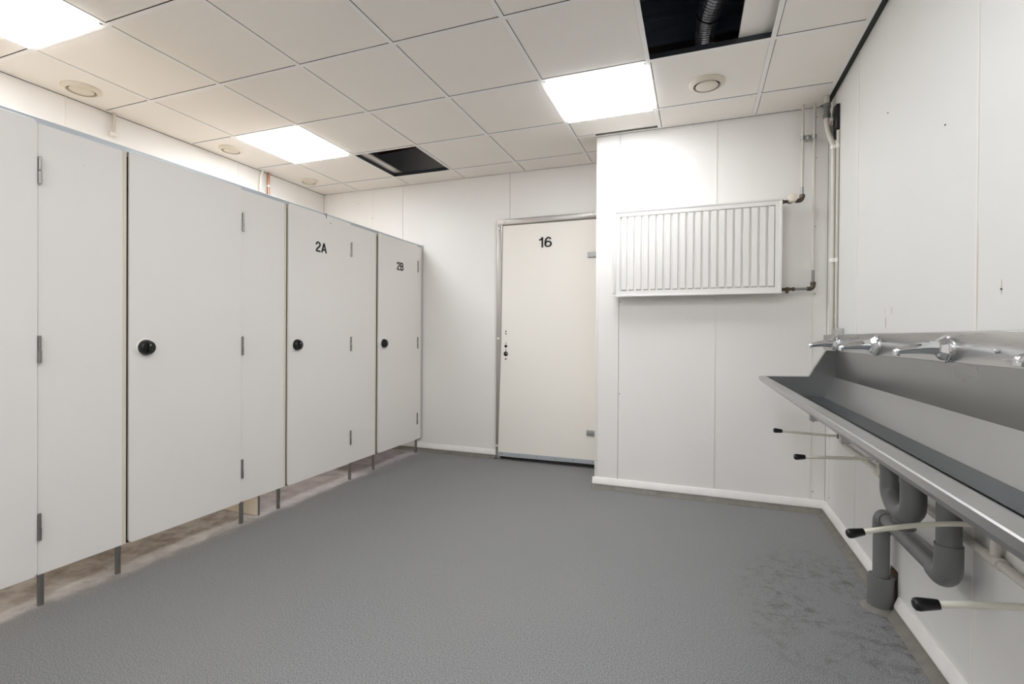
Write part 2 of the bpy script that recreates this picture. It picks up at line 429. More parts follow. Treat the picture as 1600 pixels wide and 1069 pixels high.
# perimeter angles
g.box(XL+.001, XL+.022, YN, YB, H-.0006, H+.001); g.box(XL, XP, YB-.022, YB-.003, H-.0006, H+.001)
g.box(XE-.022, XE, YN, YP, H-.0006, H+.001); g.box(XE-.0012, XE, YN, YP, H, H+.03)
g.box(XP-.02, XE, YE-.020, YE, H-.0006, H+.001); g.box(XP-.022, XP-.003, YE, YB, H-.0006, H+.001)
ceil = struct(g.build('ceiling', 'grid'), 'suspended ceiling of square tiles in a white grid', 'ceiling')
gw.build('grid_web', 'galv_dark', ceil, label='dark upright webs of the ceiling grid')
es = MB()  # black strips in place of the shade in the open edge gap
es.box(XE+.001, XR-.0005, YN, YP-.001, H+.001, H+.012); es.box(XP, XE, YE+.0005, YP-.0005, H-.001, H+.01)
es.box(XL+.0003, XL+.0012, YN, YB, H-.004, H+.01); es.box(XL, XP, YB-.003, YB-.0005, H-.001, H+.01)
es.build('edge_gap_shade', 'matte', ceil, label='black strips standing in for the shade of the gap along the ceiling edge')
HOLES = {(6, 8), (2, 10)}                           # (column, row) of tiles taken out
XS = [XL+.004]+GX+[XE-.004]; YS = [YN+.004]+GY+[YB-.004]
LIGHTS = {(1, 9), (5, 9), (1, 6), (5, 6), (1, 3), (5, 3), (3, 3)}  # last entries are unseen panels, added to brighten the room
TM = {}
def tile(x0, x1, y0, y1):
    w, d = round(x1-x0, 4), round(y1-y0, 4); key = (w, d)
    if key not in TM:
        ob = MB().box(-w/2, w/2, -d/2, d/2, 0, .015).build('ceiling_tile', 'tile', ceil, bevel=.0015, seg=1); TM[key] = ob
    else:
        ob = TM[key].copy(); COL.objects.link(ob); ob.parent = ceil
    ob.location = ((x0+x1)/2, (y0+y1)/2, H+.0012); return ob
for i in range(8):
    for j in range(12):
        x0, x1, y0, y1 = XS[i], XS[i+1], YS[j], YS[j+1]
        if (i, j) in HOLES or (i, j) in LIGHTS: continue
        x0 += .0150 if i else 0; x1 -= .0122; y0 += .0122 if j else 0; y1 -= .0160
        if i >= 5:
            if j == 11 and i > 5 or j == 11 and i == 5: pass
            if j == 10 or j == 11:
                if i > 5:
                    if j == 11: continue
                else:
                    if j == 10:
                        tile(x0, x1, y0, 3.598); tile(x0, XP-.006, 3.626, y1); continue
                    tile(x0, XP-.006, y0, y1); continue
                y1 = YE-.002
        tile(x0, x1, y0, y1)
# indices: YS rows are one longer than the grid rows; rows 10/11 are the two at the far end
o = MB().box(-.296, .296, -.296, .296, 0, .015).build('ceiling_tile', 'tile', ceil, bevel=.0015, seg=1, label='ceiling tile pushed aside over the open bay by the duct')
o.location = (.186+.296, 2.50, H+.041); o.rotation_euler = (0, math.radians(-1.2), math.radians(1.2))
o = MB().box(-.296, .296, -.296, .296, 0, .015).build('ceiling_tile', 'tile', ceil, bevel=.0015, seg=1, label='ceiling tile slid left over the open bay near the end wall')
o.location = (-2.60-.296, 3.70, H+.041)

void = MB().box(XL-.1, XR+.2, YN-.1, YB+.1, TOP, TOP+.05)
vo = struct(void.build('ceiling_void', 'deck'), 'dark roof deck seen through the missing tiles', 'ceiling')
for k in range(14):
    y = 1.2+.22*k
    MB().box(XL, XR, y, y+.05, TOP-.04, TOP).build('deck_rib', 'deck', vo, bevel=.004, seg=1)
for y in (1.50, 3.3):
    MB().box(XL, XR, y, y+.04, 3.0, 3.08).build('beam', 'deck', vo, bevel=.003, seg=1)

# flexible duct feeding the round valve
ctrl = [(.035, 3.10, 2.64), (.026, 3.10, 2.74), (.022, 3.07, 2.80), (.03, 2.98, 2.86), (.06, 2.86, 2.90), (.11, 2.70, 2.93), (.17, 2.50, 2.96), (.23, 2.25, 3.0), (.26, 1.9, 3.03)]
def spline(pts, n):
    P = [Vector(p) for p in pts]; out = []
    for i in range(len(P)-1):
        p0, p1, p2, p3 = P[max(0, i-1)], P[i], P[i+1], P[min(len(P)-1, i+2)]
        for k in range(n):
            t = k/n
            out.append(.5*((2*p1)+(p2-p0)*t+(2*p0-5*p1+4*p2-p3)*t*t+(3*p1-p0-3*p2+p3)*t**3))
    out.append(P[-1]); return out
dp = spline(ctrl, 16)
rad = []
for i, p in enumerate(dp):
    k = i/(len(dp)-1); rad.append((.036+.035*min(1, k*1.7))*(1 if i % 2 else .93))
du = thing('flexible_duct', 'ribbed foil air duct hanging inside the open ceiling bay', 'duct', tuple(ctrl[0]))
MB().tube(dp, rad, 18).build('duct_hose', 'duct', du, smooth=False)
q = len(dp)//2-8
MB().tube(dp[q:q+2], rad[q]+.006, 18).build('hose_clamp', 'grid_dark', du)

cp = thing('copper_pipe', 'copper pipe just visible inside the dark open bay near the end wall', 'pipe', (-2.4, 4.06, 2.9))
MB().tube(spline([(-2.95, 4.10, 2.90), (-2.5, 4.08, 2.91), (-2.1, 4.02, 2.92), (-1.7, 3.98, 2.93)], 6), .011, 12).build('pipe_run', 'copper', cp, smooth=True)
for x, y, z in ((-2.93, 4.10, 2.90), (-1.75, 3.985, 2.93)):
    MB().tube([(x, y, z), (x, y, TOP)], .004, 8).build('hanger', 'galv', cp)

# LED panels
def led(i, j, label, grp='square ceiling light panels'):
    x0, x1, y0, y1 = XS[i], XS[i+1], YS[j], YS[j+1]
    t = thing('ceiling_light', label, 'ceiling light', ((x0+x1)/2, (y0+y1)/2, H), grp)
    f = MB(); a = .013
    for b in ((x0+a, x1-a, y0+a, y0+a+.010), (x0+a, x1-a, y1-a-.010, y1-a), (x0+a, x0+a+.010, y0+a, y1-a), (x1-a-.010, x1-a, y0+a, y1-a)):
        f.box(*b, H-.001, H+.012)
    f.build('frame', 'white', t)
    a = .0235
    MB().box(x0+a, x1-a, y0+a, y1-a, H-.010, H+.004).build('diffuser', 'led', t)
    MB().box(x0+.02, x1-.02, y0+.02, y1-.02, H+.006, H+.03).build('housing', 'grid_dark', t)
led(1, 6, 'lit square light panel over the left cubicles, cut by the photo corner')
led(1, 9, 'lit square light panel over the cubicle marked 2A')
led(5, 9, 'lit square light panel in front of the radiator wall')
led(5, 6, 'added out-of-view light panel beside the wash trough, above the camera')  # from here on: unseen panels, added only for brightness
led(3, 3, 'added out-of-view light panel in the middle of the near end')
led(1, 3, 'added out-of-view light panel at the near end over the cubicles')
led(5, 3, 'added out-of-view light panel at the near end by the right wall')

# round air valves
def air_valve(c, r, label, m='cream', open_=.012):
    t = thing('air_valve', label, 'air vent', (c[0], c[1], H), 'round air valves in the ceiling')
    z = Vector((c[0], c[1], H)); d = (0, 0, -1)
    MB().lathe(z, d, [(-.004, r*.98), (.003, r), (.008, r*.96), (.017, r*.80), (.019, r*.74), (.014, r*.73), (-.002, r*.72)], 36).build('collar', m, t, smooth=True)
    MB().lathe(z, d, [(-.004, r*.70), (.0, r*.70)], 36).build('throat', 'matte', t)
    MB().lathe(z, d, [(.000, r*.35), (open_-.004, r*.60), (open_+.002, r*.62), (open_+.005, r*.58), (open_+.007, r*.3), (open_+.0075, .001)], 36).build('disc', m, t, smooth=True)
air_valve((-3.495, 1.889), .098, 'cream round air valve above the second cubicle, near the photo edge')
air_valve((-3.495, 2.911), .088, 'cream round air valve beside the light panel over cubicle 2A')
air_valve((-3.503, 3.767), .080, 'small cream round air valve nearest the far left corner')
air_valve((.037, 3.093), .100, 'cream round air valve above the radiator', open_=.016)

# ------------------------------------------------------------------ cubicles
Z0, Z1 = .126, 1.966
DT = .013
def cubicle(label, d0, d1, p0, p1, legs, number=None, knob=True, part_y=None, part_floor=False, door_top=None):
    t = thing('toilet_cubicle', label, 'cubicle', (XC, (d0+p1)/2, 0), 'row of toilet cubicles')
    # door leaf with rounded corners
    r = .018; dt = door_top or Z1+.006; poly = []
    for cy, cz, a in ((d1-r, Z0+r, -90), (d1-r, dt-r, 0), (d0+r, dt-r, 90), (d0+r, Z0+r, 180)):
        for k in range(5):
            th = math.radians(a+22.5*k); poly.append((cy+r*math.cos(th), cz+r*math.sin(th)))
    door = MB().prism(poly, 'x', XC-DT, XC).build('door', 'panel', t, bevel=.0012, seg=1)
    # fixed panel on the hinge side
    fp = MB().box(XC-DT-.006, XC-.006, p0, p1, Z0+.001, Z1-.002).build('fixed_panel', 'panel', t, bevel=.0012, seg=1)
    if p1 < 4.2:
        MB().box(XC-DT-.008, XC-.0035, p1-.013, p1+.001, Z0+.002, Z1-.002).build('edge_strip', 'panel_edge', fp)
        MB().box(XC-.045, XC-.0145, p1+.0015, p1+.034, Z0+.002, 1.9445).build('rubber_seal', 'matte', t)
    for z in (Z0+.11, Z0+.85, Z0+1.05, Z1-.12):
        for y in ((p0+p1)/2,):
            MB().lathe((XC-.0062, y, z), (1, 0, 0), [(0, .006), (.0012, .0055), (.0018, .003)], 10).build('screw_cap', 'screw_light', fp)
    for zc in (1.773, 1.048, .325):
        h = MB()
        h.tube([(XC+.003, d1+.006, zc-.055), (XC+.003, d1+.006, zc-.004)], .0066, 12)
        h.tube([(XC+.003, d1+.006, zc+.0), (XC+.003, d1+.006, zc+.055)], .0055, 12)
        h.box(XC-.006, XC+.002, d1+.001, d1+.010, zc-.052, zc+.052)
        h.build('hinge', 'hinge', t, smooth=True)
    if knob:
        kc = Vector((XC, d0+.073, 1.048))
        k = MB().lathe(kc, (1, 0, 0), [(0, .044), (.003, .0435), (.006, .040)], 28).build('knob_rosette', 'white', door, smooth=True)
        MB().lathe(kc, (1, 0, 0), [(.005, .038), (.008, .038), (.016, .036), (.026, .033), (.030, .029), (.031, .01)], 28).build('knob', 'black', door, smooth=True, label='black round turn knob')
        MB().box(kc.x+.029, kc.x+.038, kc.y-.010, kc.y+.010, kc.z-.026, kc.z+.026).build('knob_grip', 'black', door, bevel=.004)
        MB().lathe(kc+Vector((.038, 0, .012)), (1, 0, 0), [(-.001, .003), (.0006, .0028)], 10).build('knob_mark', 'white', door)
    if number:
        MB().text(number[0], .070, (XC+.0001, number[1], number[2]), (0, 1, 0), (0, 0, 1), wt=.17).build('number', 'ink', door, label='black number '+number[0])
    for y in legs:
        MB().tube([(XC-.0125, y, 0), (XC-.0125, y, Z0+.0015)], .0115, 14).build('leg', 'leg', t, smooth=True)
    if part_y:
        z = .002 if part_floor else Z0
        MB().box(XL+.004, XC-.024, part_y-.006, part_y+.006, z, 1.944).build('side_partition', 'partition', t)
        if part_floor:
            MB().box(XC-.024, XC-.018, part_y-.003, part_y+.007, z, Z0+.1).build('edge_trim', 'hinge', t)
    return t
c0 = cubicle('leftmost toilet cubicle, its grey door cut off by the photo edge', .577, 1.200, 1.2035, 1.533, (1.216, 1.505), part_y=1.37)
c1 = cubicle('toilet cubicle with unnumbered grey door beside the cut-off one', 1.545, 2.157, 2.1605, 2.492, (2.168, 2.443), part_y=2.30, part_floor=True)
c2 = cubicle('toilet cubicle with grey door marked 2A', 2.507, 3.127, 3.1305, 3.455, (3.140, 3.438), ('2A', 2.808, 1.735), part_y=3.29)
c3 = cubicle('toilet cubicle with grey door marked 2B against the end wall', 3.479, 4.094, 4.0975, 4.176, (4.099,), ('2B', 3.80, 1.735))
MB().box(XC-.02, XC+.004, 2.852, 2.860, Z1-.012, Z1+.02).build('door_stop', 'hinge', c2)
MB().lathe((XC, 2.90, Z1-.04), (1, 0, 0), [(0, .004), (.001, .004)], 8).build('screw', 'screw', c2)
MB().box(XC-.024, XC+.0005, 4.176, 4.191, Z0, 1.99).build('wall_channel', 'rail', c3, bevel=.001, seg=1)
cn = cubicle('toilet cubicle at the near end of the row, beyond the photo edge', -.39, .232, .2355, .563, (.25, .535), part_y=.40)
hr = thing('head_rail', 'long grey aluminium rail along the tops of the cubicle fronts', 'rail', (XC, 2.0, 1.95))
MB().prism([(XC-.05, 1.945), (XC-.020, 1.945), (XC-.020, 1.9645), (XC-.0135, 1.9645), (XC-.0135, 1.989), (XC-.05, 1.989)], 'y', -.5, 4.19).build('rail_profile', 'rail', hr, bevel=.0012, seg=1)
for y in (.4, 1.37, 2.30, 3.29):
    MB().box(XL+.003, XC-.055, y-.016, y+.016, 1.944, 1.988).build('cross_rail', 'rail', hr)

# ------------------------------------------------------------------ numbered door
dr = struct(thing('door_1', 'cream steel-framed door numbered 16', 'door', (-1.2, YB, 0)))
DX0, DX1 = -1.712, XP
jf = YB-.028
MB().prism([(-1.714, YB+.02), (-1.714, jf), (-1.672, jf), (-1.663, jf+.008), (-1.660, YB+.02)], 'z', 0, 2.172).build('frame_jamb', 'frame', dr, bevel=.001, seg=1)
MB().prism([(YB+.02, 2.172), (jf-.0004, 2.172), (jf-.0004, 2.124), (jf+.008, 2.116), (YB+.02, 2.112)], 'x', -1.714, XP-.001).build('frame_head', 'frame', dr, bevel=.001, seg=1)
for p in ((-1.692, 2.09), (-1.696, 1.095), (-1.702, .12)):
    MB().lathe((p[0], jf, p[1]), (0, -1, 0), [(0, .011), (.003, .011), (.005, .007)], 14).build('plug', 'screw_light', dr, smooth=True)
for p in ((-1.645, 2.150), (-.835, 2.150)):
    MB().lathe((p[0], jf, p[1]), (0, -1, 0), [(0, .012), (.003, .012), (.005, .007)], 14).build('plug', 'screw_light', dr, smooth=True)
# leaf, standing slightly proud of the frame at the bottom of the lock side
yl = YB-.022
lv = [(-1.661, yl+.002, 2.114), (XP-.001, yl+.004, 2.114), (XP-.001, yl+.002, .03), (-1.690, yl-.014, .03), (-1.668, yl-.003, 1.05), (XP-.001, yl+.003, 1.05)]
lm = MB(); fr = [lv[0], lv[1], lv[5], lv[4], lv[2], lv[3]]
bk = [(x, y+.038, z) for x, y, z in fr]
lm.raw(fr+bk, [(0, 1, 2, 3), (3, 2, 4, 5), (7, 6, 9, 8), (8, 9, 11, 10), (0, 6, 7, 1), (1, 7, 8, 2), (2, 8, 10, 4), (4, 10, 11, 5), (5, 11, 9, 3), (3, 9, 6, 0)])
leaf = lm.build('door_leaf', 'door', dr, bevel=.0015, seg=1)
MB().raw([(-1.691, yl-.016, .034), (XP-.001, yl-.002, .034), (XP-.001, yl-.002, .068), (-1.691, yl-.016, .068), (-1.691, yl-.008, .034), (XP-.001, yl+.006, .034), (XP-.001, yl+.006, .068), (-1.691, yl-.008, .068)],
         [(0, 1, 2, 3), (4, 7, 6, 5), (0, 4, 5, 1), (3, 2, 6, 7), (0, 3, 7, 4), (1, 5, 6, 2)]).build('bottom_seal_strip', 'rail', leaf, label='aluminium strip along the foot of the door')
MB().box(-1.685, XP-.001, yl-.004, yl+.02, .008, .032).build('rubber_sweep', 'matte', leaf)
for k in range(6):
    x = -1.65+.165*k
    MB().lathe((x, yl-.0165+.014*(x+1.69)/.98, .052), (0, -1, 0), [(0, .004), (.002, .003)], 8).build('screw', 'screw', leaf)
for z in (1.812, .297):
    h = MB().box(-.880, XP-.002, yl-.010, yl+.004, z-.022, z+.022).build('hinge', 'galv', leaf, bevel=.002)
    for x in (-.866, -.845):
        for dz in (-.011, .011):
            MB().lathe((x, yl-.010, z+dz), (0, -1, 0), [(0, .004), (.0012, .003)], 8).build('hinge_screw', 'screw', leaf) if False else None
MB().text('16', .090, (-1.259, yl+.004, 1.944), (1, 0, 0), (0, 0, 1), ext=.006, xs=1.25).build('number', 'ink', leaf, label='black number 16')
for z, r in ((1.160, .006), (1.138, .006), (1.026, .013), (.956, .021), (1.053, .004), (.995, .004), (.982, .004), (.910, .007)):
    MB().lathe((-1.622, yl+.002, z), (0, -1, 0), [(0, r), (.0085, r), (.009, r*.8)], 16).build('lock_hole', 'matte', leaf)
for z, r in ((.956, .0245), (1.026, .015)):
    MB().lathe((-1.622, yl+.002, z), (0, -1, 0), [(0, r), (.0070, r), (.0074, r*.8)], 20).build('lock_ring', 'white', leaf)
MB().lathe((-1.614, yl+.002, .960), (0, -1, 0), [(0, .008), (.0105, .007)], 12).build('lock_cylinder', 'hinge', leaf)

# ------------------------------------------------------------------ radiator
RX0, RX1, RZ0, RZ1, RY = -.557, .494, 1.403, 2.002, 3.55
ra = thing('radiator', 'white ribbed panel radiator mounted high on the projecting wall', 'radiator', ((RX0+RX1)/2, YP, RZ0))
fp = MB(); b = .037
for q in ((RX0, RX1, RZ0, RZ0+b), (RX0, RX1, RZ1-b, RZ1), (RX0, RX0+b, RZ0+b, RZ1-b), (RX1-b, RX1, RZ0+b, RZ1-b)):
    fp.box(q[0], q[1], RY, RY+.012, q[2], q[3])
fp.build('front_frame', 'rad', ra)
rim = MB()
for q in ((RX0-.004, RX1+.004, RZ0-.004, RZ0+.010), (RX0-.004, RX1+.004, RZ1-.010, RZ1+.004), (RX0-.004, RX0+.010, RZ0+.010, RZ1-.010), (RX1-.010, RX1+.004, RZ0+.010, RZ1-.010)):
    rim.box(q[0], q[1], RY-.004, RY+.02, q[2], q[3])
rim.build('edge_rim', 'rad', ra, bevel=.003)
x0, x1, z0, z1 = RX0+b, RX1-b, RZ0+b, RZ1-b; n = 20; w = (x1-x0)/n
pr = []
for k in range(n):
    x = x0+k*w
    pr += [(x, RY+.015), (x+.010, RY+.015), (x+.014, RY-.002), (x+w-.004, RY-.001)]
pr += [(x1, RY+.015)]
s = MB(); m_ = len(pr)
s.raw([(x, y, z0+.010 if y < RY else z0) for x, y in pr]+[(x, y, z1-.010 if y < RY else z1) for x, y in pr]+[(x, RY+.016, z0) for x, y in pr]+[(x, RY+.016, z1) for x, y in pr],
      [(i, i+1, m_+i+1, m_+i) for i in range(m_-1)]+[(i, 2*m_+i, 2*m_+i+1, i+1) for i in range(m_-1)]+[(m_+i, m_+i+1, 3*m_+i+1, 3*m_+i) for i in range(m_-1)])
s.build('ribbed_front', 'rad', ra)
MB().box(RX0, RX1, 3.615, 3.625, RZ0, RZ1).build('back_panel', 'rad', ra)
for x in (RX0-.002, RX1): MB().box(x, x+.002, RY+.012, 3.622, RZ0+.004, RZ1).build('side_cover', 'rad', ra)
tg = MB()
for k in range(34): tg.box(RX0+.012+k*.0303, RX0+.024+k*.0303, RY+.012, 3.615, RZ1-.002, RZ1+.001)
tg.build('top_grille', 'rad', ra)
fins = MB()
for k in range(40): fins.box(RX0+.02+k*.0256, RX0+.0215+k*.0256, RY+.018, 3.612, RZ0+.03, RZ1-.05)
fins.build('convector_fins', 'rad', ra)
for x in (-.38, .32): MB().box(x-.02, x+.02, 3.625, YP-.0005, RZ0+.02, RZ1-.05).build('wall_bracket', 'rad', ra)
MB().lathe((RX0, 3.59, RZ0+.03), (-1, 0, 0), [(0, .013), (.008, .013), (.010, .008), (.018, .008)], 12).build('blanking_plug', 'white', ra)
v = MB()
v.lathe((RX1, 3.592, 1.990), (1, 0, 0), [(0, .014), (.016, .014), (.017, .010), (.040, .010), (.041, .015), (.062, .015), (.063, .010), (.084, .010), (.085, .014), (.105, .014)], 12)
va = v.build('flow_valve', 'valve', ra, smooth=True)
MB().lathe((RX1+.060, 3.592, 1.990), (0, -1, .25), [(.0, .013), (.02, .015), (.021, .024), (.040, .028), (.052, .027), (.056, .020), (.057, .002)], 24).build('thermostat_head', 'cream', va, smooth=True, label='cream thermostatic valve head')
v = MB()
v.lathe((RX1, 3.592, 1.428), (1, 0, 0), [(0, .012), (.014, .012), (.015, .009), (.03, .009), (.031, .013), (.052, .013), (.053, .009), (.066, .009), (.067, .012), (.082, .012)], 12)
v.lathe((RX1+.040, 3.592, 1.428), (0, 0, -1), [(0, .010), (.020, .010), (.021, .007), (.026, .007)], 10)
v.build('return_valve', 'valve', ra, smooth=True)

ph = thing('heating_pipe', 'shorter painted heating pipe dropping to the radiator top valve', 'pipe', (.614, 3.592, 2.0), 'heating pipes by the radiator')
MB().tube([(.6135, 3.592, H+.2), (.6135, 3.592, 2.075)], .0085, 14).build('pipe_run', 'pipe', ph, smooth=True)
MB().tube([(.6135, 3.592, 2.075), (.6135, 3.592, 2.02)], .0082, 14).build('pipe_tail', 'pipe_metal', ph, smooth=True)
MB().tube([(.6135, 3.592, 2.028)]+arc((.6135, 3.592, 1.990), (0, 0, 1), (-1, 0, 0), .018)+[(.594, 3.592, 1.990)], .0135, 14).build('elbow', 'valve', ph, smooth=True)
MB().lathe((.6135, 3.592, 2.008), (0, 0, 1), [(0, .017), (.016, .017)], 6).build('nut', 'valve', ph)
ph2 = thing('heating_pipe', 'longer painted heating pipe running down to the lower radiator valve', 'pipe', (.68, 3.592, 1.43), 'heating pipes by the radiator')
MB().tube([(.6785, 3.592, H+.2), (.6785, 3.592, 1.545)], .0085, 14).build('pipe_run', 'pipe', ph2, smooth=True)
MB().tube([(.6785, 3.592, 1.545), (.6785, 3.592, 1.46)], .0088, 14).build('pipe_tail', 'pipe_metal', ph2, smooth=True)
MB().tube([(.6785, 3.592, 1.47)]+arc((.6785, 3.592, 1.428), (0, 0, 1), (-1, 0, 0), .018)+[(.645, 3.592, 1.428)], .0135, 14).build('elbow', 'valve', ph2, smooth=True)
MB().lathe((.6785, 3.592, 1.452), (0, 0, 1), [(0, .017), (.018, .017)], 6).build('nut', 'valve', ph2)
MB().tube([(.65, 3.592, 1.428), (RX1+.08, 3.592, 1.428)], .0085, 12).build('pipe_run', 'pipe_metal', ph2, smooth=True)
bk = MB()
for x in (.6135, .6785): bk.lathe((x, 3.592, 2.372), (0, 0, 1), [(0, .012), (.024, .012)], 14)
bk.box(.622, .670, 3.590, 3.600, 2.366, 2.400)
bk.lathe((.646, 3.594, 2.384), (0, -1, 0), [(0, .013), (.008, .012), (.012, .006)], 12); bk.lathe((.646, 3.594, 2.384), (0, 1, 0), [(0, .006), (.059, .006)], 8)
tag(bk.build('pipe_clamp', 'galv', smooth=True), 'galvanised double clamp holding both heating pipes', 'pipe clamp')

# ------------------------------------------------------------------ corner conduits and black box
cd = thing('conduit', 'thick grey conduit with bend and clips running down the corner', 'conduit', (.735, 3.40, 1.13))
pts = spline([(.725, 3.50, H+.15), (.725, 3.50, 2.52), (.725, 3.50, 2.44), (.727, 3.485, 2.39), (.731, 3.435, 2.31), (.742, 3.418, 2.25), (.745, 3.415, 2.15), (.745, 3.415, 1.6), (.745, 3.415, 1.1375)], 8)
MB().tube(pts, .0145, 16).build('pipe_run', 'pipe', cd, smooth=True)
MB().lathe((.725, 3.50, 2.455), (0, 0, 1), [(0, .018), (.004, .021), (.026, .021), (.027, .017), (.062, .017), (.063, .021), (.085, .021), (.089, .018)], 14).build('coupler', 'pvc', cd, smooth=True)
cd2 = thing('conduit', 'thin pale conduit beside the thick one, ending behind the steel strip', 'conduit', (.756, 3.34, 1.13))
MB().tube([(.7595, 3.388, 2.335), (.7595, 3.388, 1.1375)], .0075, 14).build('pipe_run', 'pipe', cd2, smooth=True)
for z in (2.245, 1.577):
    c = MB()
    for p, r in (((.745, 3.415), .0185), ((.7595, 3.388), .0095)): c.lathe((p[0], p[1], z-.011), (0, 0, 1), [(0, r), (.022, r)], 16)
    c.box(.750, XR, 3.388, 3.42, z-.009, z+.009)
    tag(c.build('conduit_clip', 'white', smooth=True), 'pale clip holding the corner conduits, '+('just below the black box' if z > 2 else 'level with the radiator'), 'clip', 'conduit clips')
jb = thing('junction_box', 'black angular box with red and white label high in the corner', 'box', (XR, 3.46, 2.4))
MB().prism([(3.385, 2.490), (3.470, 2.502), (3.560, 2.41), (3.555, 2.33), (3.46, 2.305), (3.385, 2.345)], 'x', XR-.018, XR-.0005).build('box_body', 'black', jb, bevel=.0015)
MB().box(XR-.0192, XR-.0178, 3.475, 3.510, 2.405, 2.452).build('label_sheet', 'label_white', jb)
MB().box(XR-.0198, XR-.0190, 3.482, 3.503, 2.412, 2.432).build('label_mark', 'label_red', jb)
MB().lathe((XR-.018, 3.43, 2.40), (-1, 0, 0), [(0, .016), (.006, .014), (.008, .008)], 16).build('screw_knob', 'matte', jb, smooth=True)

# ------------------------------------------------------------------ pipes on the left wall above the cubicles
pl = thing('wall_pipe', 'short white pipe stub with end cap on the left wall', 'pipe', (XL, 2.17, 2.45))
MB().tube([(XL+.022, 2.178, H+.05), (XL+.022, 2.172, 2.455)], .011, 12).build('pipe_run', 'pipe', pl, smooth=True)
MB().lathe((XL+.022, 2.172, 2.435), (0, 0, 1), [(0, .014), (.004, .018), (.024, .018), (.026, .012)], 12).build('end_cap', 'white', pl, smooth=True)
pl = thing('wall_pipe', 'white pipe on the left wall beside the copper one', 'pipe', (XL, 3.37, 1.0))
MB().tube(spline([(XL+.03, 3.39, H+.04), (XL+.026, 3.378, 2.57), (XL+.022, 3.366, 2.50), (XL+.022, 3.364, 2.2), (XL+.022, 3.364, 1.0)], 5), .011, 12).build('pipe_run', 'white', pl, smooth=True)
MB().lathe((XL+.022, 3.364, 2.44), (0, 0, 1), [(0, .015), (.018, .015)], 12).build('clip', 'white', pl)
pl = thing('wall_pipe', 'copper pipe with white clip on the left wall above the cubicles', 'pipe', (XL, 3.45, 1.0))
MB().tube([(XL+.022, 3.452, H+.05), (XL+.022, 3.452, 1.0)], .011, 12).build('pipe_run', 'copper', pl, smooth=True)
MB().lathe((XL+.022, 3.452, 2.46), (0, 0, 1), [(0, .016), (.018, .016)], 12).build('clip', 'white', pl)

# ------------------------------------------------------------------ wash trough
TE, TN = 3.318, .53
wt = thing('wash_trough', 'long stainless steel wash trough along the right wall', 'sink', (XR, 2.0, .76))
sp = MB()
sp.prism([(.735, 1.134), (.738, 1.137), (XR, 1.137), (XR, 1.131), (.741, 1.131), (.741, 1.046), (.750, 1.044), (.750, 1.040), (.735, 1.042)], 'y', TN, 3.575)
sp.build('splash_strip', 'steel', wt, bevel=.0008, seg=1)
MB().box(.7365, XR, 3.568, 3.574, 1.043, 1.131).build('strip_end', 'steel', wt)
MB().box(.745, .748, TN, TE+.003, .886, 1.046).build('back_panel', 'steel_back', wt)
bas = MB().sheet([(.747, .895), (.745, .889), (.690, .7695), (.593, .7675), (.394, .880), (.390, .8825), (.3515, .8845), (.349, .882), (.349, .8675), (.361, .8515), (.372, .8515)], 'y', TN, TE, .0025)
bs_ = bas.build('basin', 'steel_dark', wt)
MB().box(.5965, .6865, TN+.003, TE-.003, .7705, .7722).build('basin_floor', 'steel_bottom', bs_, label='darker steel bottom of the trough')
for ye, sg in ((TE, 1), (TN, -1)):
    a, b = sorted((ye, ye+sg*.0025))
    MB().prism([(.748, 1.044), (.694, 1.044), (.608, .893), (.349, .8835), (.349, .8675), (.361, .8515), (.42, .858), (.593, .764), (.690, .766), (.748, .889)], 'y', a, b).build('end_plate', 'steel_end', wt)
    a, b = sorted((ye-sg*.004, ye+sg*.016))
    MB().prism([(.349, .8845), (.349, .8815), (.612, .8905), (.698, 1.0455), (.694, 1.0475), (.608, .8940)], 'y', a, b).build('end_flange', 'chrome', wt)
for y in (1.917, 1.535): MB().box(.356, .378, y-.012, y+.012, .836, .853).build('bracket_tab', 'galv', wt)
for y in (3.0, 2.25, 1.5, .8):
    MB().prism([(.752, .86), (XR, .86), (XR, .60), (.757, .60), (.60, .755), (.69, .762)], 'y', y-.002, y+.002).build('support_bracket', 'steel', wt)
MB().lathe((.735, 1.660, 1.083), (-1, 0, 0), [(0, .008), (.002, .008), (.004, .005)], 6).build('bolt', 'chrome', wt)
MB().lathe((.735, 3.52, 1.085), (-1, 0, 0), [(0, .005), (.002, .004)], 6).build('bolt', 'chrome', wt)
MB().box(.730, XR-.0005, 3.255, 3.345, 1.112, 1.172).build('pipe_cover', 'steel', wt, bevel=.003, label='small square steel cover where the conduit ends')

